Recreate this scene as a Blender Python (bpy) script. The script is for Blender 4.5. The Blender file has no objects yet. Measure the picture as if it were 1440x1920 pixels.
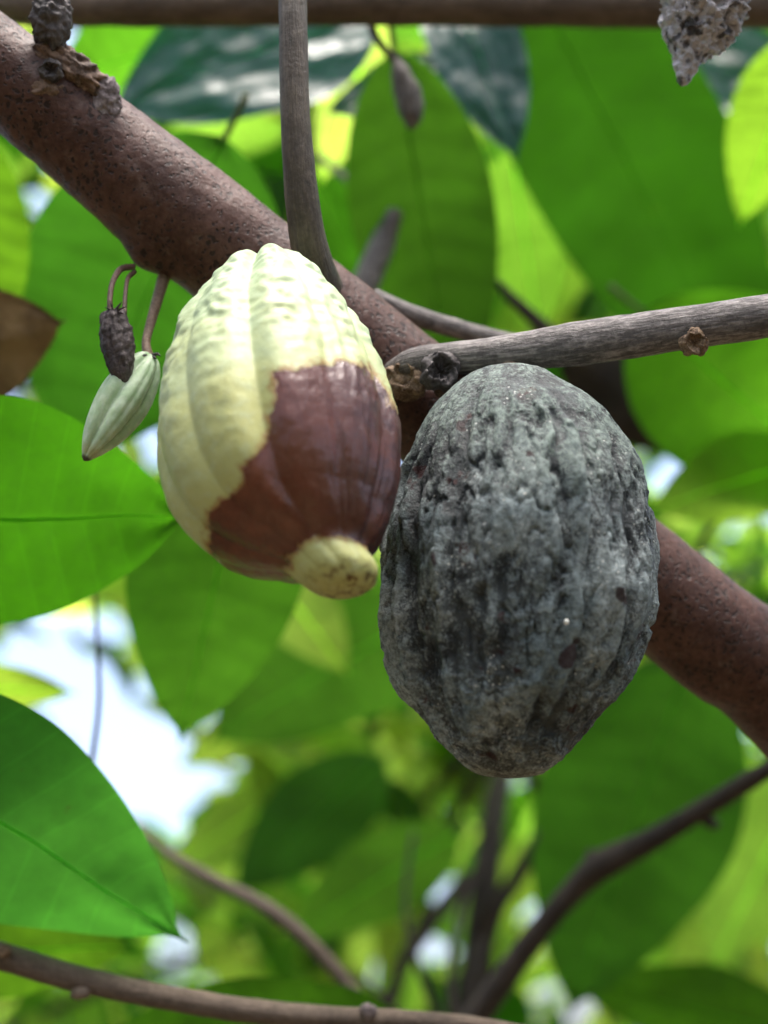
import bpy, math, random
import numpy as np
from mathutils import Vector, Matrix, noise

R = math.radians
scn = bpy.context.scene
col = scn.collection
random.seed(7)

# ------------------------------------------------------------------ camera
FPX = 2788.0                    # focal length in photograph pixels (1440 x 1920)
PITCH = R(22)
CAM = Vector((0, 0, 1.5))
FWD = Vector((0, math.cos(PITCH), math.sin(PITCH)))
UPV = Vector((0, -math.sin(PITCH), math.cos(PITCH)))
RGT = Vector((1, 0, 0))
cam_d = bpy.data.cameras.new('camera')
cam = bpy.data.objects.new('camera', cam_d)
col.objects.link(cam)
cam.location = CAM
cam.rotation_euler = (math.pi / 2 + PITCH, 0, 0)
cam_d.sensor_fit = 'VERTICAL'
cam_d.sensor_height = 24.0
cam_d.lens = 24.0 * FPX / 1920.0
cam_d.clip_start = 0.02
cam_d.clip_end = 2000
cam_d.dof.use_dof = True
cam_d.dof.focus_distance = 0.55
cam_d.dof.aperture_fstop = 3.0
scn.camera = cam

# ------------------------------------------------------------------ light
SUN_DIR = Vector((0.10, -0.16, 0.95)).normalized()
SUN_EL = math.asin(SUN_DIR.z)
world = bpy.data.worlds.new('World')
scn.world = world
world.use_nodes = True
wn = world.node_tree
sky = wn.nodes.new('ShaderNodeTexSky')
sky.sky_type = 'NISHITA'
sky.sun_disc = False
sky.sun_elevation = SUN_EL
sky.sun_rotation = math.atan2(SUN_DIR.x, SUN_DIR.y)
sky.air_density = 0.7
sky.dust_density = 6.0
sky.ozone_density = 1.0
wn.links.new(sky.outputs[0], wn.nodes['Background'].inputs[0])
wn.nodes['Background'].inputs[1].default_value = 0.15
sun_d = bpy.data.lights.new('sun', 'SUN')
sun_d.energy = 1.0
sun_d.angle = R(24)
sun_d.color = (1.0, 0.975, 0.94)
sun = bpy.data.objects.new('sun', sun_d)
col.objects.link(sun)
sun.rotation_euler = SUN_DIR.to_track_quat('Z', 'Y').to_euler()
scn.view_settings.view_transform = 'Standard'
scn.view_settings.look = 'None'
scn.view_settings.gamma = 1.0
scn.view_settings.use_curve_mapping = False
scn.view_settings.exposure = 2.15
scn.cycles.use_denoising = True
scn.cycles.max_bounces = 6
scn.cycles.transmission_bounces = 6

# ------------------------------------------------------------------ helpers
def at(px, py, d):
    """world point seen at photograph pixel (px, py), d metres along the view axis"""
    return CAM + FWD * d + RGT * ((px - 720) / FPX * d) + UPV * ((960 - py) / FPX * d)

def pix(p):
    v = p - CAM
    d = v.dot(FWD)
    return 720 + v.dot(RGT) / d * FPX, 960 - v.dot(UPV) / d * FPX

def empty(name, loc, label, cat, group=None):
    o = bpy.data.objects.new(name, None)
    o.empty_display_size = 0.02
    col.objects.link(o)
    o.location = loc
    o['label'] = label
    o['category'] = cat
    if group:
        o['group'] = group
    return o

def root_of(o):
    while o.parent is not None:
        o = o.parent
    return o

def build(name, verts, faces, mat, parent=None, origin=None, smooth=True, uvs=None, attrs=None):
    """one mesh object from world-space vertices"""
    if parent is not None:
        org = Vector(root_of(parent).location)
    else:
        org = Vector(origin) if origin is not None else Vector((0, 0, 0))
    me = bpy.data.meshes.new(name)
    me.from_pydata([tuple(Vector(v) - org) for v in verts], [], faces)
    me.materials.append(mat)
    if smooth:
        me.polygons.foreach_set('use_smooth', [True] * len(me.polygons))
    if uvs is not None:
        ul = me.uv_layers.new(name='UVMap')
        li = np.empty(len(me.loops), dtype=np.int32)
        me.loops.foreach_get('vertex_index', li)
        ul.data.foreach_set('uv', np.asarray(uvs, dtype=np.float32)[li].ravel())
    for k, a in (attrs or {}).items():
        at_ = me.attributes.new(k, 'FLOAT', 'POINT')
        at_.data.foreach_set('value', np.asarray(a, dtype=np.float32))
    me.update()
    o = bpy.data.objects.new(name, me)
    col.objects.link(o)
    if parent is not None:
        o.parent = parent
    else:
        o.location = org
    return o

def catmull(pts, n):
    """resample a list of equal-length tuples/vectors"""
    P = [np.array(p, dtype=float) for p in pts]
    P = [2 * P[0] - P[1]] + P + [2 * P[-1] - P[-2]]
    out = []
    segs = len(P) - 3
    for i in range(n + 1):
        u = i / n * segs
        k = min(int(u), segs - 1)
        t = u - k
        p0, p1, p2, p3 = P[k:k + 4]
        out.append(0.5 * ((2 * p1) + (-p0 + p2) * t + (2 * p0 - 5 * p1 + 4 * p2 - p3) * t * t + (-p0 + 3 * p1 - 3 * p2 + p3) * t ** 3))
    return out

def fbm(p, o=4):
    return noise.fractal(p, 1.0, 2.0, o)

def tube_geo(ctrl, n, segs, rough=0.0, freq=80.0, seed=0, knob=None, taper_end=True):
    """ctrl: list of (Vector, radius) -> verts, faces, uvs; rough = relative bark unevenness"""
    q = catmull([(p.x, p.y, p.z, r) for p, r in ctrl], n)
    C = [Vector(a[:3]) for a in q]
    rad = [max(a[3], 1e-5) for a in q]
    vs, fs, uv = [], [], []
    t0 = (C[1] - C[0]).normalized()
    nrm = t0.orthogonal().normalized()
    dist = 0.0
    off = Vector((seed * 3.1, seed * 1.7, seed * 0.9))
    for i in range(n + 1):
        t = (C[min(i + 1, n)] - C[max(i - 1, 0)]).normalized()
        nrm = (nrm - t * nrm.dot(t)).normalized()
        b = t.cross(nrm)
        if i:
            dist += (C[i] - C[i - 1]).length
        for j in range(segs):
            a = 2 * math.pi * j / segs
            d = nrm * math.cos(a) + b * math.sin(a)
            r = rad[i]
            if rough:
                p = C[i] + d * r
                r *= 1 + rough * (fbm(p * freq + off, 3) + 0.8 * fbm(p * freq * 0.25 + off, 2))
            if knob:
                r = knob(C[i] + d * r, d, r, dist)
            vs.append(C[i] + d * r)
            uv.append((dist, j / segs))
    for i in range(n):
        for j in range(segs):
            k = (j + 1) % segs
            fs.append((i * segs + j, i * segs + k, (i + 1) * segs + k, (i + 1) * segs + j))
    for i, flip in ((0, 1), (n, 0)):
        c = len(vs)
        vs.append(C[i] + (C[i] - C[1 if i == 0 else n - 1]).normalized() * rad[i] * 0.35)
        uv.append((0, 0))
        for j in range(segs):
            k = (j + 1) % segs
            f = (i * segs + j, i * segs + k, c)
            fs.append(f[::-1] if flip else f)
    return vs, fs, uv

def tube(name, ctrl, mat, parent, n=40, segs=14, rough=0.05, freq=80, seed=0, knob=None):
    vs, fs, uv = tube_geo(ctrl, n, segs, rough, freq, seed, knob)
    return build(name, vs, fs, mat, parent, uvs=uv)

def pxtube(name, pts, mat, parent, **kw):
    """pts: (px, py, depth, diameter in px)"""
    return tube(name, [(at(x, y, d), w * 0.5 / FPX * d) for x, y, d, w in pts], mat, parent, **kw)

def blob(name, cen, axes, mat, parent, nu=36, nv=26, amp=0.2, freq=120, seed=0, shape=None):
    """crumpled lump: axes = three vectors (last one long axis)"""
    X, Y, Z = axes
    vs, fs = [], []
    off = Vector((seed * 2.3, seed * 5.1, seed * 1.3))
    for i in range(nv + 1):
        th = math.pi * i / nv
        for j in range(nu):
            ph = 2 * math.pi * j / nu
            s = math.sin(th)
            k = shape(math.cos(th), ph) if shape else 1.0
            p = cen + (X * math.cos(ph) + Y * math.sin(ph)) * s * k + Z * math.cos(th)
            q = p * freq + off
            h = fbm(q, 3) * 0.7 + (0.5 - abs(noise.noise(q * 0.7))) * 0.8
            vs.append(cen + (p - cen) * (1 + amp * h))
    for i in range(nv):
        for j in range(nu):
            k = (j + 1) % nu
            fs.append((i * nu + j, i * nu + k, (i + 1) * nu + k, (i + 1) * nu + j))
    return build(name, vs, fs, mat, parent)

# ------------------------------------------------------------------ materials
class NT:
    def __init__(s, name):
        s.m = bpy.data.materials.new(name)
        s.m.use_nodes = True
        s.t = s.m.node_tree
        s.b = s.t.nodes['Principled BSDF']
        s.out = s.t.nodes['Material Output']
    def n(s, typ, **kw):
        x = s.t.nodes.new(typ)
        for k, v in kw.items():
            if k.startswith('i_'):
                key = k[2:]
                x.inputs[int(key) if key.isdigit() else key].default_value = v
            else:
                setattr(x, k, v)
        return x
    def l(s, a, b):
        s.t.links.new(a, b)
    def val(s, inp, v):
        if hasattr(v, 'links'):
            s.l(v, inp)
        else:
            inp.default_value = v
    def math(s, op, a, b=None, c=None, clamp=False):
        x = s.n('ShaderNodeMath', operation=op, use_clamp=clamp)
        for i, v in enumerate((a, b, c)):
            if v is not None:
                s.val(x.inputs[i], v)
        return x.outputs[0]
    def noise(s, vec, scale, detail=4, rough=0.55, dist=0.0):
        x = s.n('ShaderNodeTexNoise', i_Scale=scale, i_Detail=detail, i_Roughness=rough, i_Distortion=dist)
        if vec is not None:
            s.l(vec, x.inputs['Vector'])
        return x.outputs[0]
    def vor(s, vec, scale, feat='F1', rnd=1.0):
        x = s.n('ShaderNodeTexVoronoi', feature=feat, i_Scale=scale, i_Randomness=rnd)
        s.l(vec, x.inputs['Vector'])
        return x.outputs['Distance']
    def ramp(s, f, lo, hi, a=0.0, b=1.0, smooth=True):
        x = s.n('ShaderNodeMapRange', interpolation_type='SMOOTHSTEP' if smooth else 'LINEAR')
        s.l(f, x.inputs[0])
        x.inputs[1].default_value, x.inputs[2].default_value = lo, hi
        x.inputs[3].default_value, x.inputs[4].default_value = a, b
        return x.outputs[0]
    def mix(s, f, a, b, blend='MIX'):
        x = s.n('ShaderNodeMix', data_type='RGBA', blend_type=blend)
        s.val(x.inputs[0], f)
        for i, v in ((6, a), (7, b)):
            if hasattr(v, 'links'):
                s.l(v, x.inputs[i])
            else:
                x.inputs[i].default_value = (*v, 1) if len(v) == 3 else v
        return x.outputs[2]
    def coord(s, scale=None, kind='Object'):
        c = s.n('ShaderNodeTexCoord').outputs[kind]
        if scale:
            m = s.n('ShaderNodeMapping')
            m.inputs['Scale'].default_value = scale
            s.l(c, m.inputs[0])
            c = m.outputs[0]
        return c
    def attr(s, name):
        return s.n('ShaderNodeAttribute', attribute_name=name).outputs['Fac']
    def bump(s, h, strength, dist, prev=None):
        x = s.n('ShaderNodeBump', i_Strength=strength, i_Distance=dist)
        s.l(h, x.inputs['Height'])
        if prev is not None:
            s.l(prev, x.inputs['Normal'])
        return x.outputs[0]
    def fin(s, color=None, rough=None, normal=None, spec=None):
        if color is not None:
            if hasattr(color, 'links'):
                s.l(color, s.b.inputs['Base Color'])
            else:
                s.b.inputs['Base Color'].default_value = (*color, 1)
        if rough is not None:
            s.val(s.b.inputs['Roughness'], rough)
        if normal is not None:
            s.l(normal, s.b.inputs['Normal'])
        if spec is not None:
            s.val(s.b.inputs['Specular IOR Level'], spec)
        return s.m

def bark(name, dark, light, dot=0.0, dotscale=230, rough=0.6, scale=1.0, spec=0.4, lichen=None, streak=0.0):
    t = NT(name)
    c = t.coord()
    n1 = t.noise(c, 45 * scale, 5, 0.6)
    n2 = t.noise(c, 420 * scale, 4, 0.65)
    f = t.math('ADD', t.math('MULTIPLY', n1, 0.6), t.math('MULTIPLY', n2, 0.5))
    colr = t.mix(t.ramp(f, 0.38, 0.72), dark, light)
    h = t.math('ADD', t.math('MULTIPLY', n2, 0.6), t.math('MULTIPLY', n1, 0.4))
    if streak:
        uvn = t.n('ShaderNodeUVMap')
        sp = t.n('ShaderNodeSeparateXYZ'); t.l(uvn.outputs[0], sp.inputs[0])
        an = t.math('MULTIPLY', sp.outputs[1], 2 * math.pi)
        cb = t.n('ShaderNodeCombineXYZ')
        t.l(t.math('COSINE', an), cb.inputs[0]); t.l(t.math('SINE', an), cb.inputs[1]); t.l(t.math('MULTIPLY', sp.outputs[0], 22.0), cb.inputs[2])
        st = t.noise(cb.outputs[0], 5.5, 6, 0.7, 0.2)
        colr = t.mix(t.math('MULTIPLY', t.ramp(st, 0.42, 0.58, 1, 0), streak), colr, tuple(x * 0.35 for x in dark))
        blot = t.ramp(t.noise(c, 95, 4, 0.65), 0.64, 0.70)
        colr = t.mix(t.math('MULTIPLY', blot, streak), colr, tuple(x * 0.2 for x in dark))
        h = t.math('ADD', h, t.math('MULTIPLY', st, 1.3))
    if lichen:
        lm = t.ramp(t.noise(c, 95 * scale, 6, 0.75), 0.54, 0.68)
        colr = t.mix(t.math('MULTIPLY', lm, 0.55), colr, lichen)
    if dot:
        wv = t.n('ShaderNodeTexNoise', i_Scale=260.0, i_Detail=2.0)
        t.l(c, wv.inputs['Vector'])
        dv = t.n('ShaderNodeVectorMath', operation='MULTIPLY_ADD')
        t.l(wv.outputs['Color'], dv.inputs[0]); dv.inputs[1].default_value = (0.0045,) * 3; t.l(c, dv.inputs[2])
        v = t.vor(dv.outputs[0], dotscale, 'F1', 1.0)
        g = t.noise(c, 60, 2)
        m = t.ramp(t.math('SUBTRACT', v, t.math('MULTIPLY', g, 0.62)), -0.06, 0.05, 1, 0)
        colr = t.mix(t.math('MULTIPLY', m, dot), colr, tuple(x * 0.12 for x in dark))
        h = t.math('SUBTRACT', h, t.math('MULTIPLY', m, 0.35))
    nb = t.bump(h, 0.7, 0.0012)
    return t.fin(colr, rough, nb, spec)

M = {}
M['limb'] = bark('limb_bark', (0.040, 0.0145, 0.0095), (0.105, 0.048, 0.035), dot=0.75, dotscale=390, rough=0.5, spec=0.35, lichen=(0.14, 0.095, 0.08))
M['shoot'] = bark('shoot_bark', (0.062, 0.046, 0.032), (0.14, 0.11, 0.082), rough=0.42, scale=1.3, streak=0.4)
M['grey'] = bark('grey_bark', (0.12, 0.105, 0.102), (0.34, 0.31, 0.30), rough=0.6, scale=1.4, streak=0.75)
M['brown'] = bark('brown_bark', (0.085, 0.06, 0.044), (0.19, 0.14, 0.105), rough=0.6, streak=0.4)
M['dark'] = bark('dark_bark', (0.018, 0.013, 0.010), (0.045, 0.033, 0.025), rough=0.75)
M['dry'] = bark('dry_black', (0.012, 0.010, 0.010), (0.10, 0.085, 0.085), rough=0.6, scale=2.0)
M['cut'] = bark('cut_wood', (0.05, 0.028, 0.018), (0.36, 0.25, 0.16), rough=0.8, scale=3.0)
M['scar'] = bark('scar_bark', (0.07, 0.05, 0.05), (0.30, 0.25, 0.26), rough=0.7, scale=2.0)
M['cushion'] = bark('cushion_bark', (0.03, 0.017, 0.013), (0.20, 0.125, 0.085), rough=0.7, scale=2.5)
M['stalk'] = bark('stalk_skin', (0.13, 0.08, 0.05), (0.30, 0.21, 0.15), rough=0.5, scale=2.0)

def leaf_material(name, trans=(1.0, 1.0, 1.0), tmix=0.66, gloss=0.35, spec=0.4, bump=0.38, blister=0.0):
    t = NT(name)
    info = t.n('ShaderNodeObjectInfo')
    c = t.coord()
    uv = t.n('ShaderNodeUVMap')
    sep = t.n('ShaderNodeSeparateXYZ')
    t.l(uv.outputs[0], sep.inputs[0])
    u, v = sep.outputs[0], sep.outputs[1]
    av = t.math('ABSOLUTE', v)
    ph = t.math('FRACT', t.math('MULTIPLY', t.math('SUBTRACT', u, t.math('MULTIPLY', av, 0.13)), 11.0))
    dv = t.math('ABSOLUTE', t.math('SUBTRACT', ph, 0.5))
    side = t.ramp(dv, 0.0, 0.055, 1, 0)
    mid = t.ramp(av, 0.012, 0.035, 1, 0)
    vein = t.math('MAXIMUM', t.math('MULTIPLY', side, 0.7), t.math('MULTIPLY', mid, 0.6))
    pillow = t.ramp(dv, 0.0, 0.5)
    n1 = t.noise(c, 14, 3)
    n2 = t.noise(c, 160, 4, 0.6)
    hsv = t.n('ShaderNodeHueSaturation')
    t.l(info.outputs['Color'], hsv.inputs['Color'])
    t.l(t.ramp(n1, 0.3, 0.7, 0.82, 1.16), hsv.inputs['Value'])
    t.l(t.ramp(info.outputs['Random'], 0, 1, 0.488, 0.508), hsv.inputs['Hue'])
    lv = t.n('ShaderNodeHueSaturation', i_Value=1.5)
    t.l(hsv.outputs[0], lv.inputs['Color'])
    base = t.mix(t.math('MULTIPLY', vein, 0.5), hsv.outputs[0], lv.outputs[0])
    base = t.mix(t.math('MULTIPLY', t.ramp(n2, 0.3, 0.75), 0.18), base, (0.02, 0.05, 0.01))
    spot = t.ramp(t.noise(c, 70, 5, 0.6), 0.72, 0.75)
    base = t.mix(t.math('MULTIPLY', spot, 0.6), base, (0.10, 0.06, 0.02))
    h = t.math('ADD', t.math('MULTIPLY', pillow, 0.6), t.math('MULTIPLY', n2, 0.25))
    nb = t.bump(h, bump, 0.002)
    if blister:
        nb = t.bump(t.noise(t.coord(None, 'UV'), 4.0, 1.5, 0.4), blister, 0.05, nb)
    refl = t.mix(1.0, base, (0.40, 0.36, 0.7), 'MULTIPLY')
    t.fin(refl, gloss, nb, spec)
    tr = t.n('ShaderNodeBsdfTranslucent')
    tc = t.mix(1.0, base, trans, 'MULTIPLY')
    t.l(tc, tr.inputs['Color'])
    t.l(nb, tr.inputs['Normal'])
    mx = t.n('ShaderNodeMixShader')
    mx.inputs[0].default_value = tmix
    t.l(t.b.outputs[0], mx.inputs[1])
    t.l(tr.outputs[0], mx.inputs[2])
    t.l(mx.outputs[0], t.out.inputs[0])
    return t.m

M['leaf'] = leaf_material('leaf_blade', gloss=0.42)
M['leaf_gloss'] = leaf_material('glossy_leaf_blade', gloss=0.33, tmix=0.3, spec=0.55, bump=0.25, blister=0.35)

t = NT('midrib_skin')
info = t.n('ShaderNodeObjectInfo')
t.fin(t.mix(0.10, info.outputs['Color'], (0.25, 0.42, 0.08)), 0.5)
tr = t.n('ShaderNodeBsdfTranslucent')
hv = t.n('ShaderNodeHueSaturation', i_Value=2.6)
t.l(info.outputs['Color'], hv.inputs['Color'])
t.l(hv.outputs[0], tr.inputs['Color'])
mx = t.n('ShaderNodeMixShader', i_0=0.85)
t.l(t.b.outputs[0], mx.inputs[1]); t.l(tr.outputs[0], mx.inputs[2]); t.l(mx.outputs[0], t.out.inputs[0])
M['rib'] = t.m

M['petiole'] = bark('petiole_skin', (0.05, 0.08, 0.02), (0.12, 0.17, 0.05), rough=0.5, scale=2.0)
def dead_leaf_material():
    t = NT('dead_leaf')
    c = t.coord()
    n1 = t.noise(c, 40, 5, 0.65)
    n2 = t.noise(c, 300, 4)
    colr = t.mix(t.ramp(n1, 0.35, 0.65), (0.13, 0.075, 0.035), (0.36, 0.23, 0.11))
    nb = t.bump(t.math('ADD', n1, n2), 0.6, 0.002)
    t.fin(colr, 0.7, nb)
    return t.m
M['dead'] = dead_leaf_material()
t = NT('rotten_leaf')
c = t.coord()
t.fin(t.mix(t.ramp(t.noise(c, 60, 5), 0.35, 0.65), (0.012, 0.009, 0.007), (0.035, 0.026, 0.02)), 0.8, t.bump(t.noise(c, 120, 5), 0.6, 0.002))
M['rotten'] = t.m

# ------------------------------------------------------------------ ground
def ground():
    t = NT('leaf_litter_soil')
    c = t.coord()
    n1 = t.noise(c, 1.2, 6, 0.6)
    v = t.vor(c, 9)
    colr = t.mix(t.ramp(n1, 0.35, 0.65), (0.05, 0.035, 0.02), (0.11, 0.09, 0.04))
    colr = t.mix(t.math('MULTIPLY', t.ramp(v, 0.1, 0.5), 0.5), colr, (0.16, 0.10, 0.05))
    t.fin(colr, 0.9, t.bump(v, 0.5, 0.03))
    N = 60
    vs, fs = [], []
    for i in range(N + 1):
        for j in range(N + 1):
            a, b = (i / N * 2 - 1), (j / N * 2 - 1)
            x, y = 600 * a * abs(a) ** 2, 600 * b * abs(b) ** 2
            vs.append((x, y, 0.05 * noise.noise(Vector((x * 0.6, y * 0.6, 0)))))
    for i in range(N):
        for j in range(N):
            k = i * (N + 1) + j
            fs.append((k, k + N + 1, k + N + 2, k + 1))
    o = build('ground', vs, fs, t.m)
    o['kind'] = 'structure'
ground()

# ------------------------------------------------------------------ main tree
limb_px = [(-900, -640, 0.56, 170), (-420, -210, 0.58, 175), (-60, 88, 0.595, 184), (110, 218, 0.60, 200), (290, 362, 0.605, 222), (560, 572, 0.612, 222), (830, 790, 0.622, 220),
           (1080, 990, 0.63, 218), (1330, 1190, 0.635, 220), (1560, 1390, 0.64, 232)]
limb_pts = [(at(x, y, d), w * 0.485 / FPX * d) for x, y, d, w in limb_px]
e = limb_pts[-1][0]
limb_pts += [(Vector((e.x + 0.17, e.y + 0.01, e.z - 0.22)), 0.031), (Vector((e.x + 0.32, e.y + 0.03, e.z - 0.60)), 0.037),
             (Vector((e.x + 0.40, e.y + 0.05, 0.5)), 0.046), (Vector((e.x + 0.42, e.y + 0.06, -0.05)), 0.065)]
base = limb_pts[-1][0].copy()
base.z = 0
tree = empty('cacao_tree', base, 'leaning red brown cacao tree limb crossing diagonally behind both large pods, with its bare shoots', 'tree')

cush = at(115, 110, 0.577)
node1 = at(262, 490, 0.60)
node2 = at(620, 525, 0.585)
def limb_knob(p, d, r, dist):
    r += 0.0035 * math.exp(-((p - cush).length / 0.016) ** 2)
    r += 0.0055 * math.exp(-((p - node1).length / 0.010) ** 2)
    r += 0.0025 * math.exp(-((p - node2).length / 0.010) ** 2)
    r += 0.0006 * noise.noise(p * 60)
    r += 0.00035 * noise.noise(p * 260)
    return r
tube('trunk', limb_pts[::-1], M['limb'], tree, n=420, segs=96, rough=0.012, freq=45, knob=limb_knob)

# vertical shoot
pxtube('shoot', [(545, -420, 0.60, 48), (548, -60, 0.585, 52), (550, 60, 0.578, 54), (553, 200, 0.572, 56), (562, 330, 0.57, 62), (576, 440, 0.572, 68), (592, 505, 0.58, 74), (606, 545, 0.60, 80)],
       M['shoot'], tree, n=110, segs=32, rough=0.02, freq=120, seed=3)
# grey twig to the right
tw = pxtube('grey_branch', [(715, 722, 0.612, 50), (752, 694, 0.588, 56), (785, 680, 0.579, 58), (850, 672, 0.576, 62), (930, 664, 0.572, 66), (1010, 654, 0.57, 74), (1110, 641, 0.567, 84), (1240, 621, 0.564, 82), (1340, 606, 0.562, 80), (1460, 588, 0.56, 82), (1800, 520, 0.56, 84), (2300, 360, 0.57, 86)],
            M['grey'], tree, n=170, segs=36, rough=0.05, freq=90, seed=5)
def ring_scar(name, px, py, d, rpx, mat, parent, tilt=(0, 0), seed=0):
    """a raised, ragged ring with a sunken middle, facing the viewer's side of a branch"""
    cen = at(px, py, d)
    r = rpx / FPX * d
    nx = (RGT + FWD * tilt[0]).normalized()
    ny = (UPV + FWD * tilt[1]).normalized()
    nz = nx.cross(ny).normalized()
    if nz.dot(FWD) > 0:
        nz = -nz
    vs, fs = [], []
    prof = [(1.3, -0.6), (1.2, -0.2), (1.1, 0.05), (1.0, 0.18), (0.9, 0.26), (0.8, 0.26), (0.7, 0.16), (0.6, 0.0), (0.5, -0.18), (0.35, -0.3), (0.18, -0.33), (0.0, -0.3)]
    S = 44
    for k, (a, h) in enumerate(prof):
        for j in range(S):
            an = 2 * math.pi * j / S
            q = Vector((math.cos(an) * 1.6 + seed, math.sin(an) * 1.6, a * 2))
            w = 1 + 0.28 * noise.noise(q) + 0.14 * noise.noise(q * 3)
            hh = h * 0.8 + 0.30 * noise.noise(q * 2.2) + 0.2 * noise.noise(q * 5)
            vs.append(cen + (nx * math.cos(an) + ny * math.sin(an)) * r * a * w + nz * r * hh)
    for k in range(len(prof) - 1):
        for j in range(S):
            m = (j + 1) % S
            fs.append((k * S + j, k * S + m, (k + 1) * S + m, (k + 1) * S + j))
    return build(name, vs, fs, mat, parent)
ring_scar('knot', 1303, 641, 0.5535, 21, M['cut'], tw, seed=2)
ring_scar('cut_stub', 757, 706, 0.576, 30, M['cut'], tree, tilt=(-0.5, 0.3), seed=4)
ring_scar('cut_stub', 828, 694, 0.566, 31, M['dry'], tree, tilt=(0.3, 0.3), seed=9)
blob('burl', at(850, 715, 0.583), (RGT * 0.0085, FWD * 0.008, UPV * 0.008), M['limb'], tree, amp=0.25, freq=200, seed=4)
blob('burl', at(765, 712, 0.586), (RGT * 0.0085, FWD * 0.009, UPV * 0.0075), M['cut'], tree, amp=0.3, freq=260, seed=6)
# dark thin branch leaving the limb behind the grey twig
pxtube('side_branch', [(700, 560, 0.64, 40), (770, 590, 0.645, 40), (850, 615, 0.65, 38), (940, 638, 0.66, 34), (1020, 648, 0.66, 30), (1110, 640, 0.66, 24)], M['grey'], tree, n=50, segs=16, rough=0.05, seed=8)
# top branch, forks off the limb beyond the left edge
pxtube('upper_branch', [(-420, -170, 0.59, 90), (-200, -40, 0.64, 90), (40, 2, 0.72, 84), (300, 8, 0.76, 82), (700, 5, 0.78, 84), (1050, 8, 0.79, 84), (1440, 10, 0.80, 80), (2000, -10, 0.82, 70)],
       M['brown'], tree, n=120, segs=24, rough=0.05, freq=60, seed=11)
# withered bud and peeled cushion on the limb, upper left
blob('withered_bud', at(97, 38, 0.582), (RGT * 0.0072, FWD * 0.0075, UPV * 0.0115), M['dry'], tree, nu=70, nv=60, amp=0.34, freq=330, seed=6)
blob('flower_cushion', at(128, 128, 0.586), (RGT * 0.014 - UPV * 0.009, FWD * 0.007, UPV * 0.006 + RGT * 0.003), M['cushion'], tree, nu=80, nv=60, amp=0.35, freq=330, seed=12)
blob('flower_cushion', at(85, 168, 0.580), (RGT * 0.007, FWD * 0.003, UPV * 0.004), M['cushion'], tree, nu=60, nv=40, amp=0.4, freq=400, seed=17)
ring_scar('bud_scar', 95, 130, 0.5765, 18, M['dry'], tree, seed=5)
blob('peeled_bark', at(196, 190, 0.5855), (RGT * 0.0062, FWD * 0.004, UPV * 0.0098), M['scar'], tree, nu=60, nv=60, amp=0.3, freq=420, seed=21)

# ------------------------------------------------------------------ pods
def tri(x, tab):
    return float(np.interp(x, [a for a, b in tab], [b for a, b in tab]))

def smooth_tab(tab, n=200):
    q = catmull(tab, n)
    xs = np.array([a[0] for a in q]); ys = np.array([a[1] for a in q])
    return xs, ys

def pod_geo(top, axis, length, tab, nu, nv, fn, offset=None):
    """surface of revolution about axis with fn(s, phi, R, P) -> radius; phi = 0 faces the camera"""
    xs, ys = smooth_tab(tab)
    zf = (-FWD - axis * (-FWD).dot(axis)).normalized()       # toward camera
    xr = zf.cross(axis).normalized()
    if xr.dot(RGT) < 0:
        xr = -xr
    vs, fs, S, PH = [], [], [], []
    s0, s1 = xs[0], xs[-1]
    for i in range(nv + 1):
        g = i / nv
        s = s0 + (s1 - s0) * (0.5 - 0.5 * math.cos(math.pi * g)) if False else s0 + (s1 - s0) * g
        Rr = max(float(np.interp(s, xs, ys)), 1e-5)
        oc = offset(s) if offset else Vector((0, 0, 0))
        C = top + axis * (s * length) + oc
        for j in range(nu):
            ph = 2 * math.pi * j / nu
            d = zf * math.cos(ph) + xr * math.sin(ph)
            rr = fn(s, ph, Rr, C + d * Rr)
            vs.append(C + d * rr)
            S.append(s); PH.append(ph)
    for i in range(nv):
        for j in range(nu):
            k = (j + 1) % nu
            fs.append((i * nu + j, i * nu + k, (i + 1) * nu + k, (i + 1) * nu + j))
    return vs, fs, S, PH

def sdf_poly(P, poly):
    P = np.asarray(P, float); Q = np.asarray(poly, float)
    d = np.full(len(P), 1e9); inside = np.zeros(len(P), bool)
    for i in range(len(Q)):
        a, b = Q[i], Q[(i + 1) % len(Q)]
        ab = b - a
        tt = np.clip(((P - a) @ ab) / (ab @ ab), 0, 1)
        d = np.minimum(d, np.linalg.norm(P - (a + tt[:, None] * ab), axis=1))
        c = ((a[1] > P[:, 1]) != (b[1] > P[:, 1])) & (P[:, 0] < (b[0] - a[0]) * (P[:, 1] - a[1]) / (b[1] - a[1] + 1e-12) + a[0])
        inside ^= c
    return np.where(inside, d, -d)

def wrap(a, per):
    return (a + per / 2) % per - per / 2

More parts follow.
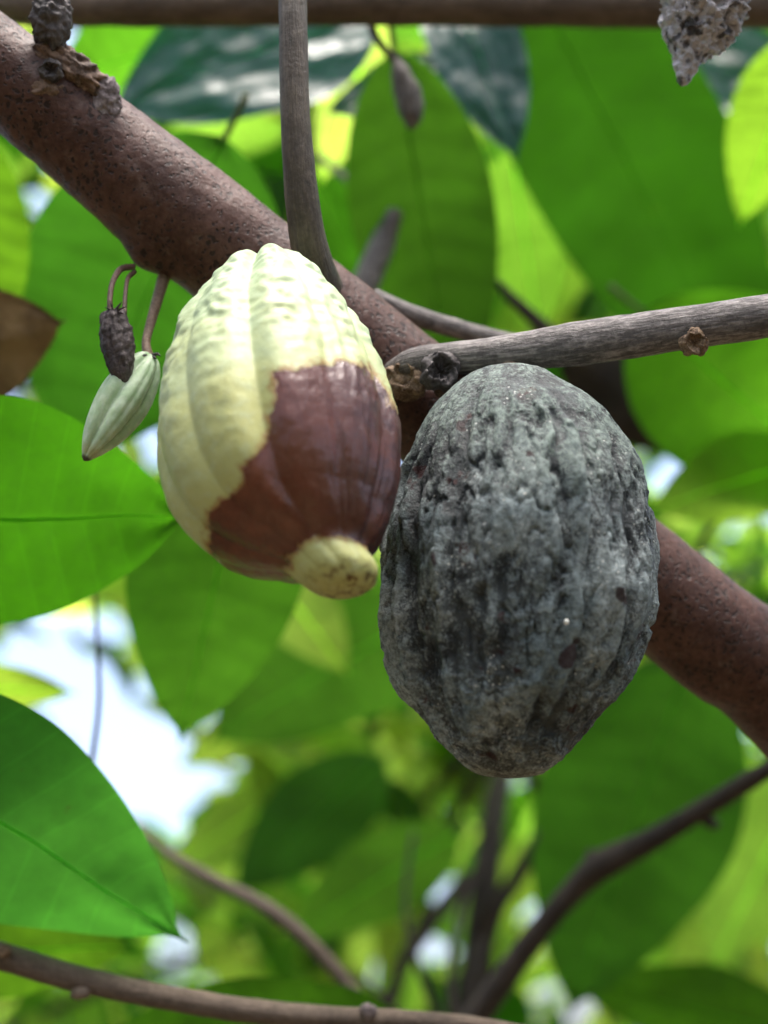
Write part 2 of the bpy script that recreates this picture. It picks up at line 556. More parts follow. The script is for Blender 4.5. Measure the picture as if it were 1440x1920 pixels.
# --- yellow pod
def yellow_pod():
    top = at(494, 500, 0.566)
    tip = at(608, 1116, 0.484)
    ax = (tip - top)
    L = ax.length
    ax.normalize()
    px = 0.52 / FPX
    tab = [(-0.012, 4), (-0.006, 30), (0.012, 62), (0.05, 96), (0.10, 122), (0.2, 163), (0.3, 192), (0.4, 212), (0.5, 223), (0.6, 225), (0.7, 211), (0.78, 186), (0.84, 152), (0.88, 116), (0.905, 86), (0.925, 73), (0.95, 70), (0.975, 65), (0.997, 52), (1.012, 32), (1.018, 3)]
    tab = [(a, b * px) for a, b in tab]
    PH0 = -0.02
    def fn(s, ph, Rr, P):
        d10 = wrap(ph - PH0, math.pi / 5)
        d5 = wrap(ph - PH0, 2 * math.pi / 5)
        A = tri(s, [(0, 0.085), (0.25, 0.05), (0.4, 0.045), (0.55, 0.055), (0.8, 0.07), (0.9, 0.06), (0.95, 0.035), (1.03, 0.03)])
        B = tri(s, [(0, 0.20), (0.1, 0.13), (0.25, 0.08), (0.4, 0.05), (0.6, 0.05), (0.85, 0.07), (0.94, 0.01), (1.03, 0.0)])
        lobe = abs(math.sin(d10 * 5)) ** 0.7 if False else abs(math.cos((abs(d10) - math.pi / 10) * 5)) ** 0.8
        r = Rr * (1 + A * (lobe - 0.6) - B * (1.0 if abs(wrap(ph - PH0, 2 * math.pi)) < 0.6 else 0.55) * math.exp(-(d5 / 0.13) ** 2))
        ridge = math.exp(-((abs(d10) - math.pi / 10) / 0.16) ** 2)
        wart = tri(s, [(0, 0.6), (0.1, 1.0), (0.35, 0.9), (0.5, 0.25), (0.7, 0.12), (1, 0.2)])
        n = noise.noise(P * 120) + 0.7 * noise.noise(P * 250 + Vector((3, 1, 2)))
        r += 0.0022 * wart * (0.35 + 0.65 * ridge) * n
        r += 0.0004 * noise.noise(P * 45)
        # wrinkled skin on the rotten right flank
        if s > 0.25 and s < 0.92:
            wr = max(0.0, math.sin(min(max((ph - 0.2) / 1.6, 0), 1) * math.pi)) * min(1, (s - 0.25) / 0.15) * min(1, (0.92 - s) / 0.08)
            q = Vector((ph * 7, s * 5, 0.3))
            r -= 0.0022 * wr * (abs(noise.noise(q)) + 0.5 * abs(noise.noise(q * 2.3)))
        return r
    def off(s):
        x = tri(s, [(0, 0), (0.24, -22), (0.5, -31), (0.7, -33), (0.82, -25), (0.9, 4), (0.95, 26), (1.02, 48)])
        return RGT * (px * x) + UPV * (px * tri(s, [(0, 0), (0.85, 0), (1.02, 22)]))
    vs, fs, S, PH = pod_geo(top, ax, L, tab, 300, 330, fn, off)
    P2 = [pix(v) for v in vs]
    poly = [(513, 700), (560, 693), (600, 683), (640, 680), (690, 690), (712, 720), (728, 752), (752, 790), (830, 1000), (800, 1240), (560, 1240), (398, 1120), (392, 1005), (392, 962), (438, 925), (462, 905), (458, 875), (485, 850), (512, 800), (505, 780), (520, 745)]
    rot = sdf_poly(P2, poly) / 100.0
    S = np.array(S)
    rot = np.minimum(rot, (0.922 - S) * L / px / 100.0)
    t = NT('yellow_pod_skin')
    c = t.coord()
    a_rot = t.attr('rot'); a_s = t.attr('along')
    j = t.noise(c, 170, 5, 0.6)
    j2 = t.noise(c, 900, 3, 0.6)
    rr = t.math('ADD', a_rot, t.math('ADD', t.math('MULTIPLY', t.math('SUBTRACT', j, 0.5), 0.40), t.math('MULTIPLY', t.math('SUBTRACT', j2, 0.5), 0.09)))
    m = t.ramp(rr, -0.03, 0.035)
    n_e = t.noise(c, 330, 4, 0.7)
    edge = t.ramp(t.math('ADD', rr, t.math('MULTIPLY', t.math('SUBTRACT', n_e, 0.5), 0.5)), -0.17, 0.03)
    n1 = t.noise(c, 38, 4)
    n3 = t.noise(c, 260, 5, 0.6)
    yel = t.mix(t.ramp(t.math('ADD', a_s, t.math('MULTIPLY', t.math('SUBTRACT', n1, 0.5), 0.7)), 0.15, 0.8), (0.39, 0.49, 0.305), (0.455, 0.465, 0.175))
    yel = t.mix(t.math('MULTIPLY', t.ramp(n3, 0.45, 0.75), 0.35), yel, (0.47, 0.57, 0.40))
    fleck = t.math('MULTIPLY', t.ramp(t.vor(c, 420, 'F1'), 0.05, 0.16, 1, 0), t.ramp(t.noise(c, 70, 3), 0.52, 0.62))
    yel = t.mix(t.math('MULTIPLY', fleck, 0.55), yel, (0.20, 0.17, 0.07))
    tipm = t.math('MULTIPLY', t.ramp(a_s, 0.955, 1.02), t.ramp(t.noise(c, 330, 5, 0.75), 0.49, 0.60))
    yel = t.mix(tipm, yel, (0.10, 0.045, 0.012))
    scr = t.math('ABSOLUTE', t.math('SUBTRACT', t.noise(c, 75, 3, 0.5, 0.8), 0.5))
    scr = t.math('MULTIPLY', t.ramp(scr, 0.0, 0.006, 1, 0), t.ramp(t.noise(c, 45, 2), 0.56, 0.64))
    yel = t.mix(t.math('MULTIPLY', scr, 0.55), yel, (0.16, 0.14, 0.07))
    yel = t.mix(t.math('MULTIPLY', t.ramp(t.noise(c, 55, 5, 0.7), 0.55, 0.72), 0.22), yel, (0.33, 0.42, 0.20))
    yel = t.mix(t.math('MULTIPLY', edge, 0.75), yel, (0.27, 0.10, 0.02))
    brn = t.mix(t.ramp(t.noise(c, 60, 5, 0.65), 0.3, 0.7), (0.085, 0.017, 0.008), (0.16, 0.041, 0.018))
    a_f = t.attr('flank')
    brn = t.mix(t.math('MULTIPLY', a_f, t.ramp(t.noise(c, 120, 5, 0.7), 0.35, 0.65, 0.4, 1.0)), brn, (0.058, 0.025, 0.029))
    brn = t.mix(t.math('MULTIPLY', t.ramp(j2, 0.5, 0.8), 0.3), brn, (0.17, 0.085, 0.06))
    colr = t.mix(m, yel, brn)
    t.l(t.math('MULTIPLY', t.math('SUBTRACT', 1.0, m), 0.12), t.b.inputs['Subsurface Weight'])
    t.b.inputs['Subsurface Radius'].default_value = (0.006, 0.005, 0.002)
    t.b.inputs['Subsurface Scale'].default_value = 1.0
    stretch = t.noise(t.coord((1, 1, 0.3)), 380, 5, 0.6)
    h = t.math('ADD', t.math('ADD', t.math('MULTIPLY', n3, 0.7), t.math('MULTIPLY', j2, 0.25)), t.math('MULTIPLY', t.math('MULTIPLY', stretch, m), 1.6))
    h = t.math('ADD', h, t.math('MULTIPLY', m, -0.25))
    nb = t.bump(h, 0.5, 0.0009)
    t.fin(colr, t.math('ADD', t.ramp(m, 0, 1, 0.5, 0.17), t.math('MULTIPLY', t.math('SUBTRACT', j, 0.5), 0.25)), nb, t.ramp(m, 0, 1, 0.42, 0.8))
    th = empty('cacao_pod', top, 'pale yellow ridged cacao pod with a glossy brown rotten patch and small yellow tip', 'pod', None)
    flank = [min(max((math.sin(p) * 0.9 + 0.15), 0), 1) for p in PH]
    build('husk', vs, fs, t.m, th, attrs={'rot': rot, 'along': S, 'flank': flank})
    tube('stalk', [(top + ax * 0.006, 0.006), (top + FWD * 0.008, 0.0055), (at(500, 512, 0.585), 0.0055), (at(508, 525, 0.60), 0.006)], M['stalk'], th, n=14, segs=16, rough=0.05)
yellow_pod()

# --- mouldy pod
def mouldy_pod():
    top = at(958, 712, 0.562)
    bot = at(958, 1440, 0.535)
    ax = bot - top
    L = ax.length
    ax.normalize()
    px = 0.527 / FPX
    tab = [(-0.034, 3), (-0.029, 48), (-0.016, 78), (0.005, 98), (0.045, 136), (0.10, 176), (0.2, 220), (0.3, 246), (0.4, 257), (0.5, 258), (0.6, 254), (0.7, 240), (0.8, 210), (0.88, 170), (0.94, 136), (0.98, 104), (1.005, 76), (1.02, 44), (1.026, 3)]
    tab = [(a, b * px) for a, b in tab]
    rng = random.Random(4)
    ridges = [-1.62, -1.15, -0.72, -0.30, 0.13, 0.34, 0.72, 1.02, 1.42, 1.75, 2.2, 2.7, 3.3, 3.9, 4.2]
    def off(s):
        x = tri(s, [(0, 2), (0.1, 14), (0.3, 22), (0.5, 20), (0.7, 10), (1, -4)])
        return RGT * (x * px)
    hollow = {}
    H = []
    def fn(s, ph, Rr, P):
        w = 0.10 * noise.noise(Vector((s * 5, 0.3, 4.0))) + 0.06 * noise.noise(Vector((s * 13, ph * 0.8, 9.0)))
        p = wrap(ph, 2 * math.pi)
        h = 0.0
        for k, r0 in enumerate(ridges):
            d = wrap(p + w * (1 + 0.5 * math.sin(k * 2.1)) - r0, 2 * math.pi)
            amp = 0.6 + 0.5 * noise.noise(Vector((k * 3.7, s * 4.0, 0)))
            h += amp * math.exp(-(d / 0.055) ** 2)
            h -= 0.7 * amp * math.exp(-((d - 0.10) / 0.05) ** 2)
        fall = math.sin(min(max((s + 0.03) / 1.05, 0), 1) * math.pi) ** 0.4
        # long folds, then finer creases, then crust
        q = Vector((math.sin(p) * 4.2, math.cos(p) * 4.2, s * 3.2))
        fold = noise.noise(q) + 0.5 * noise.noise(q * 2.0 + Vector((5, 2, 1)))
        q2 = Vector((math.sin(p) * 7, math.cos(p) * 7, s * 7.5 + 0.8 * noise.noise(q * 1.5)))
        cr = abs(noise.noise(q2 * 1.1)) + 0.5 * abs(noise.noise(q2 * 2.6 + Vector((1, 7, 3))))
        bumps = noise.noise(P * 85) * 0.7 + noise.noise(P * 190) * 0.5 + noise.noise(P * 420) * 0.34 + noise.noise(P * 900) * 0.2
        low = tri(s, [(0, 1.0), (0.2, 0.55), (0.6, 0.6), (0.85, 1.5), (1, 2.0)])
        mid = min(max((s + 0.0) / 0.22, 0), 1) * min(max((1.0 - s) / 0.28, 0), 1)
        dh = 0.0029 * h * mid + 0.0026 * fold * fall - 0.0019 * (max(0.30 - cr, 0) / 0.30) ** 1.3 * mid + 0.0010 * bumps * low
        # dents
        dh -= 0.0016 * max(0, noise.noise(P * 60 + Vector((8, 3, 1))) - 0.42) * 5 * fall
        dh += 0.0046 * noise.noise(P * 24 + Vector((2, 9, 4))) * (0.4 + 0.6 * fall) + 0.0016 * noise.noise(P * 48)
        H.append(dh)
        return max(Rr + dh, 1e-4)
    vs, fs, S, PH = pod_geo(top, ax, L, tab, 460, 440, fn, off)
    t = NT('mouldy_pod_skin')
    c = t.coord()
    a_h = t.attr('relief'); a_s = t.attr('along')
    n1 = t.noise(c, 42, 6, 0.65, 0.4)
    n2 = t.noise(c, 190, 6, 0.7, 0.5)
    n3 = t.noise(c, 850, 4, 0.7)
    # how thick the grey mould lies
    cov = t.math('ADD', t.math('MULTIPLY', n1, 0.42), t.math('MULTIPLY', n2, 0.82))
    cov = t.math('ADD', cov, t.math('MULTIPLY', t.math('SUBTRACT', n3, 0.5), 0.75))
    cov = t.math('ADD', cov, t.math('MULTIPLY', a_h, 0.16))
    topm = t.ramp(t.math('ADD', a_s, t.math('MULTIPLY', t.math('SUBTRACT', n1, 0.5), 0.35)), 0.18, 0.42, 1, 0)
    cov = t.math('ADD', cov, t.math('MULTIPLY', topm, 0.05))
    mould = t.mix(t.ramp(t.noise(c, 30, 4), 0.35, 0.65), (0.185, 0.24, 0.255), (0.37, 0.42, 0.42))
    mould = t.mix(t.math('MULTIPLY', topm, 0.8), mould, (0.23, 0.285, 0.245))
    mould = t.mix(t.math('MULTIPLY', t.ramp(t.noise(c, 420, 5, 0.75), 0.36, 0.62, 1, 0), 0.75), mould, (0.065, 0.082, 0.085))
    rind = t.mix(t.ramp(t.noise(c, 90, 4), 0.4, 0.6), (0.018, 0.023, 0.026), (0.050, 0.060, 0.064))
    red = t.ramp(t.noise(c, 85, 3, 0.5), 0.66, 0.70)
    rind = t.mix(t.math('MULTIPLY', red, 0.9), rind, (0.045, 0.012, 0.012))
    colr = t.mix(t.ramp(cov, 0.46, 0.72), rind, mould)
    holes = t.math('MULTIPLY', t.ramp(t.noise(c, 75, 2, 0.4), 0.69, 0.72), t.ramp(a_s, 0.05, 0.2))
    colr = t.mix(t.math('MULTIPLY', holes, 0.85), colr, (0.028, 0.008, 0.009))
    v = t.n('ShaderNodeTexVoronoi', i_Scale=430.0)
    t.l(c, v.inputs['Vector'])
    speck = t.math('MULTIPLY', t.ramp(v.outputs['Distance'], 0.12, 0.22, 1, 0), t.ramp(t.noise(c, 60, 3), 0.50, 0.62))
    colr = t.mix(t.math('MULTIPLY', speck, 0.85), colr, (0.55, 0.57, 0.53))
    h = t.math('ADD', t.math('MULTIPLY', n2, 0.7), t.math('MULTIPLY', n3, 0.5))
    nb = t.bump(h, 1.0, 0.0016)
    t.fin(colr, t.ramp(cov, 0.5, 0.7, 0.5, 0.9), nb, 0.3)
    t.b.inputs['Sheen Weight'].default_value = 0.0
    t.b.inputs['Sheen Roughness'].default_value = 0.6
    th = empty('cacao_pod', top, 'shrivelled black cacao pod covered in grey mould, hanging under the grey twig', 'pod', None)
    build('husk', vs, fs, t.m, th, attrs={'relief': np.array(H) * 1000 / 3.0, 'along': S})
    tube('stalk', [(top + ax * 0.005, 0.006), (top - ax * 0.006 + FWD * 0.012, 0.006), (at(945, 700, 0.60), 0.006), (at(900, 745, 0.622), 0.007)], M['stalk'], th, n=14, segs=14, rough=0.06)
    # a drop-like bright spore clump
    blob('spore_clump', at(1062, 1166, 0.4975), (RGT * 0.0009, FWD * 0.0009, UPV * 0.0011), M['spore'], th, nu=12, nv=8, amp=0.15)
t = NT('white_spores'); t.fin((0.75, 0.76, 0.72), 0.5); M['spore'] = t.m
mouldy_pod()

# --- young pod
def young_pod():
    a = at(283, 668, 0.572)
    b = at(160, 860, 0.556)
    ax = b - a
    L = ax.length
    ax.normalize()
    px = 0.565 / FPX
    tab = [(-0.01, 2), (0.0, 14), (0.05, 26), (0.15, 38), (0.3, 47), (0.45, 50), (0.6, 46), (0.75, 37), (0.88, 24), (0.96, 13), (1.0, 7), (1.02, 1)]
    tab = [(x, y * px) for x, y in tab]
    def fn(s, ph, Rr, P):
        d5 = wrap(ph + 0.15, 2 * math.pi / 5)
        d10 = wrap(ph + 0.15, math.pi / 5)
        r = Rr * (1 + 0.07 * math.cos(d5 * 5 + math.pi) - 0.10 * math.exp(-(d5 / 0.16) ** 2) - 0.06 * math.exp(-(d10 / 0.10) ** 2))
        return r + 0.00012 * noise.noise(P * 400)
    vs, fs, S, PH = pod_geo(a, ax, L, tab, 120, 90, fn)
    t = NT('young_pod_skin')
    c = t.coord()
    s = t.attr('along')
    g = t.mix(t.ramp(t.noise(c, 260, 4), 0.35, 0.7), (0.37, 0.50, 0.31), (0.52, 0.63, 0.46))
    g = t.mix(t.math('MULTIPLY', t.ramp(s, 0.97, 1.0), 0.95), g, (0.035, 0.02, 0.012))
    g = t.mix(t.math('MULTIPLY', t.math('MULTIPLY', t.ramp(s, 0.86, 0.96), t.ramp(s, 0.96, 0.99, 1, 0)), 0.4), g, (0.42, 0.33, 0.13))
    t.b.inputs['Subsurface Weight'].default_value = 0.25
    t.b.inputs['Subsurface Radius'].default_value = (0.003, 0.004, 0.002)
    t.b.inputs['Subsurface Scale'].default_value = 1.0
    t.fin(g, 0.5, t.bump(t.noise(c, 700, 4), 0.25, 0.0006), 0.4)
    th = empty('young_pod', a, 'small pale green young pod pointing down left beside the yellow pod', 'pod', None)
    build('husk', vs, fs, t.m, th, attrs={'along': S})
    pxtube('stalk', [(312, 505, 0.606, 26), (300, 545, 0.597, 22), (284, 600, 0.584, 19), (274, 640, 0.577, 17), (277, 664, 0.573, 20), (281, 676, 0.5725, 22)], M['stalk'], th, n=30, segs=14, rough=0.04)
    for k, (dx, dy) in enumerate(((20, -8), (-16, 2), (12, 14))):
        pxtube('sepal', [(281, 668, 0.571, 9), (281 + dx * 0.7, 668 + dy * 0.3 - 2, 0.567, 6), (281 + dx, 668 + dy * 0.2 + 2, 0.566, 1.5)], M['dry'], th, n=8, segs=8, rough=0.2, seed=k)
young_pod()

def withered_young_pod():
    c0 = at(226, 652, 0.563)
    d = (at(232, 725, 0.56) - at(212, 582, 0.566))
    up = d.normalized()
    X = up.orthogonal().normalized()
    Y = up.cross(X)
    th = empty('withered_pod', at(240, 500, 0.58), 'shrivelled dark brown young pod on two thin stalks, overlapping the pale young pod', 'pod', None)
    def shp(cz, ph):
        return 1 - 0.35 * max(cz, 0) ** 2 + 0.12 * math.cos(ph * 5)
    vs, fs = [], []
    nu, nv = 60, 60
    xs = [0, .03, .1, .3, .5, .7, .85, .95, 1.0]
    rs = [.3, .72, .88, 1.0, 1.0, .85, .6, .33, .02]
    Lh = d.length
    for i in range(nv + 1):
        s = i / nv
        r = np.interp(s, xs, rs) * 0.0062
        for j in range(nu):
            ph = 2 * math.pi * j / nu
            dd = X * math.cos(ph) + Y * math.sin(ph)
            p = at(212, 582, 0.566) + up * s * Lh + dd * r
            q = Vector((math.cos(ph) * 3, math.sin(ph) * 3, s * 2.5))
            k = 1 - 0.35 * abs(noise.noise(q)) - 0.16 * abs(noise.noise(q * 2.7)) + 0.10 * noise.noise(p * 500) + 0.08
            vs.append(at(212, 582, 0.566) + up * s * Lh + dd * r * k)
    for i in range(nv):
        for j in range(nu):
            k = (j + 1) % nu
            fs.append((i * nu + j, i * nu + k, (i + 1) * nu + k, (i + 1) * nu + j))
    build('husk', vs, fs, M['wither'], th)
    pxtube('stalk', [(250, 500, 0.592, 12), (226, 505, 0.583, 12), (211, 530, 0.574, 11), (206, 562, 0.568, 11), (208, 592, 0.566, 14)], M['stalkd'], th, n=24, segs=10, rough=0.06)
    pxtube('stalk', [(252, 510, 0.592, 10), (240, 522, 0.582, 9), (235, 550, 0.573, 8), (233, 592, 0.567, 10)], M['stalkd'], th, n=20, segs=10, rough=0.06, seed=2)
    for k, (dx, dy) in enumerate(((-18, -10), (-8, -22), (24, -12), (14, -20), (-16, 6), (20, 4))):
        pxtube('sepal', [(214, 586, 0.563, 7), (214 + dx * .6, 584 + dy * .5, 0.561, 4), (214 + dx, 586 + dy, 0.56, 1)], M['wither'], th, n=6, segs=6, rough=0.2, seed=k)
M['wither'] = bark('withered_husk', (0.018, 0.012, 0.012), (0.11, 0.085, 0.085), rough=0.6, scale=2.5)
M['stalkd'] = bark('brown_stalk', (0.06, 0.03, 0.022), (0.15, 0.085, 0.065), rough=0.5, scale=2.0)
withered_young_pod()

# dried silvery pod, top right
def silver_pod():
    t = NT('silver_husk')
    c = t.coord()
    n1 = t.noise(c, 120, 5, 0.6)
    v = t.vor(c, 260)
    n2 = t.noise(c, 500, 4, 0.6)
    colr = t.mix(t.ramp(t.math('ADD', n1, t.math('MULTIPLY', v, 0.3)), 0.50, 0.66), (0.03, 0.022, 0.022), (0.52, 0.49, 0.52))
    nb = t.bump(t.math('ADD', v, n2), 1.0, 0.003)
    t.fin(colr, 0.28, nb, 0.8)
    a, b = at(1375, -90, 0.60), at(1277, 162, 0.59)
    th = empty('withered_pod', a, 'crumpled silvery dry pod hanging at the top right corner', 'pod', None)
    d = b - a
    up = d.normalized()
    X = (RGT - up * RGT.dot(up)).normalized()
    Y = up.cross(X)
    vs, fs = [], []
    nu, nv = 90, 100
    xs = [0, .05, .2, .35, .5, .62, .72, .8, .9, .97, 1.0]
    rs = [.1, .5, .85, 1.0, .98, .86, .62, .40, .25, .16, .02]
    for i in range(nv + 1):
        s = i / nv
        r = np.interp(s, xs, rs) * 0.0150
        cc = a + d * s - X * 0.003 * math.sin(s * math.pi)
        for j in range(nu):
            ph = 2 * math.pi * j / nu
            dd = X * math.cos(ph) + Y * math.sin(ph)
            p = cc + dd * r
            k = 1 - 0.5 * abs(noise.noise(p * 110)) - 0.28 * abs(noise.noise(p * 260)) + 0.16 * noise.noise(p * 600) + 0.2
            vs.append(cc + dd * r * k)
    for i in range(nv):
        for j in range(nu):
            k = (j + 1) % nu
            fs.append((i * nu + j, i * nu + k, (i + 1) * nu + k, (i + 1) * nu + j))
    build('husk', vs, fs, t.m, th)
    tube('stalk', [(a + d * 0.03, 0.004), (at(1400, -150, 0.62), 0.0035), (at(1390, -60, 0.74), 0.0035), (at(1380, -8, 0.79), 0.004)], M['stalkd'], th, n=20, segs=10)
silver_pod()

def dark_hanging_pod():
    th = empty('withered_pod', at(700, 30, 0.79), 'blurred dark slim dead pod dangling on a thin stalk below the top branch', 'pod', None)
    pxtube('husk', [(742, 112, 0.80, 16), (752, 140, 0.80, 38), (764, 180, 0.80, 50), (772, 215, 0.80, 44), (770, 240, 0.80, 16)], M['grey'], th, n=40, segs=20, rough=0.12, freq=200)
    pxtube('stalk', [(690, 30, 0.79, 16), (705, 70, 0.795, 14), (728, 100, 0.80, 14), (745, 122, 0.80, 16)], M['dark'], th, n=14, segs=10)
dark_hanging_pod()

# ------------------------------------------------------------------ leaves
def leaf_geo(L, W, n=26, m=10, bend=0.12, fold=0.12, wave=0.02, seed=0, acum=0.10):
    """blade along +X, width along Y, upper face +Z; returns local verts, faces, uvs"""
    vs, fs, uv = [], [], []
    for i in range(n + 1):
        t = i / n
        w = math.sin(math.pi * min(t / (1 - acum * 0.4), 1.0) ** 0.82) ** 0.72 if t < 1 - acum * 0.4 else 0.0
        w = max(w, 0.09 * (1 - t) / acum if t > 1 - acum else 0.0)
        if t < 0.02:
            w = max(w, 0.03)
        w = max(w, 0.002) * W * 0.5
        z0 = -bend * L * (t ** 2)
        x = L * t * (1 - 0.12 * abs(bend) * t)
        for j in range(m + 1):
            v = j / m * 2 - 1
            y = v * w
            z = z0 + fold * abs(y) + wave * L * math.sin(t * 11 + seed + (v > 0) * 1.7) * abs(v) ** 1.5 * math.sin(math.pi * t)
            z += 0.03 * W * noise.noise(Vector((t * 5 + seed, v * 2, seed * 0.37)))
            vs.append(Vector((x, y, z)))
            uv.append((t, v * 0.5 * (w / (W * 0.5) * 0.5 + 0.5)))
    for i in range(n):
        for j in range(m):
            k = i * (m + 1) + j
            fs.append((k, k + m + 1, k + m + 2, k + 1))
    return vs, fs, uv

TWIGS = {}
def twig_for(key, loc, label):
    if key not in TWIGS:
        TWIGS[key] = empty('leafy_twig', loc, label, 'leaves')
    return TWIGS[key]

def near_leaf(key, twig_label, base, tip, wpx, roll, color, bend=0.1, fold=0.1, wave=0.012, seed=0, mat='leaf', lab=None, acum=0.10, yaw=0):
    # roll: how far the side facing the viewer is tipped down (+, underside seen) or up (-, upper side seen)
    dm = (base[2] + tip[2]) / 2
    Cm = at((base[0] + tip[0]) / 2, (base[1] + tip[1]) / 2, dm)
    view = (Cm - CAM).normalized()
    nf = -view
    nf.rotate(Matrix.Rotation(R(roll), 3, RGT))
    nf.rotate(Matrix.Rotation(R(yaw), 3, UPV))
    def hit(px_, py_):
        dr = at(px_, py_, 1.0) - CAM
        return CAM + dr * ((Cm - CAM).dot(nf) / dr.dot(nf))
    B, T = hit(*base[:2]), hit(*tip[:2])
    X = (T - B)
    L = X.length
    X.normalize()
    Z = -nf if roll > 0 else nf.copy()          # Z = upper face
    Y = Z.cross(X).normalized()
    Yp = Vector((Y.dot(RGT), Y.dot(UPV), 0)); Xp = Vector((X.dot(RGT), X.dot(UPV), 0)).normalized()
    W = wpx / FPX * dm / max(0.35, abs(Xp.cross(Yp).z))
    # petiole and twig end behind the base
    back = B - X * 0.028 - Z * 0.004
    th = twig_for(key, back, twig_label)
    vs, fs, uv = leaf_geo(L, W, 40, 14, bend, fold, wave, seed, acum)
    # correct for the bend so that the tip stays where it is asked
    wv = []
    for p in vs:
        t = p.x / L
        wv.append(B + X * p.x + Y * p.y + Z * (p.z + bend * L * t))
    o = build('leaf', wv, fs, M[mat], th, uvs=uv)
    o.color = (*color, 1)
    if lab:
        o['label'] = lab
    rib = []
    for i in range(0, 41, 4):
        p = wv[i * 15 + 7]
        rib.append((p, 0.0007 * (1 - i / 40) + 0.0002))
    mr = tube('midrib', rib, M['rib'] if mat in ('leaf', 'leaf_gloss') else M[mat], o, n=24, segs=8, rough=0)
    mr.color = (*color, 1)
    tube('petiole', [(back, 0.0022), (B - X * 0.012 - Z * 0.003, 0.0018), (B + X * 0.002, 0.0019)], M['petiole'], th, n=8, segs=8, rough=0.03)
    return th, back

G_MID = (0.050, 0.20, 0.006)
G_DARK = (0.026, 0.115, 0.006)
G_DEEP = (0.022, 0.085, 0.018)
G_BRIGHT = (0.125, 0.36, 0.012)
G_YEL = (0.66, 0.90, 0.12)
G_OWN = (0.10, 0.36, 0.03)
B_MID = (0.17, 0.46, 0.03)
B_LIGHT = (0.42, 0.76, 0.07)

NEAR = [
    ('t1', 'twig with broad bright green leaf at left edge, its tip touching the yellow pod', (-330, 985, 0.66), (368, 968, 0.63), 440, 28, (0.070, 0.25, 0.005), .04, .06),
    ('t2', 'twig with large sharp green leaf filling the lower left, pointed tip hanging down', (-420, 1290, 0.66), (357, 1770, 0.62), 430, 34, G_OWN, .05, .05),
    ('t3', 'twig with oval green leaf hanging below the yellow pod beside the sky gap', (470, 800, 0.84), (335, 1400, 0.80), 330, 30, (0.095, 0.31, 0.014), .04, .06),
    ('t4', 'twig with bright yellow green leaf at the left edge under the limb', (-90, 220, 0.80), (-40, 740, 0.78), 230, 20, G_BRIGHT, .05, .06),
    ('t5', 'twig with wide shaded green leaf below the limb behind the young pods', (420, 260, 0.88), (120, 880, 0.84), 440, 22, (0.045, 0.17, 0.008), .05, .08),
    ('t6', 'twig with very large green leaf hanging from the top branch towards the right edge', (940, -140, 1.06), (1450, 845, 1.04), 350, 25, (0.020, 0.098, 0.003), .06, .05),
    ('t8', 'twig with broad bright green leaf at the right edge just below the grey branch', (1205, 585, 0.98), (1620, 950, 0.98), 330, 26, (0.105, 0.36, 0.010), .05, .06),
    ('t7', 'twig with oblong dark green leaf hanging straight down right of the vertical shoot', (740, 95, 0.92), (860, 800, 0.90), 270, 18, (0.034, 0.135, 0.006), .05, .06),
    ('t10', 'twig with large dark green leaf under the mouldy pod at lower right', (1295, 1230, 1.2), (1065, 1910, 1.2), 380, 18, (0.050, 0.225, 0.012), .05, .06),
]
GLOSS = [
    ('g1', 'twig with dark glossy leaf reflecting pale sky left of the vertical shoot', (700, 30, 0.98), (190, 215, 0.90), 290, -36, (0.03, 0.20, 0.09), .14, .10),
    ('g2', 'twig with small shiny bluish leaf right of the vertical shoot', (900, 130, 1.0), (600, 215, 0.95), 130, -36, (0.04, 0.22, 0.10), .12, .10),
    ('g3', 'twig with narrow shiny leaf streaked with pale sky left of the large right leaf', (830, -60, 1.0), (975, 315, 0.94), 180, -36, (0.04, 0.22, 0.10), .16, .12),
    ('g4', 'twig with shiny dark leaf behind the silvery dry pod', (1520, 190, 1.2), (1120, 50, 1.2), 190, -36, (0.03, 0.20, 0.09), .12, .10),
]
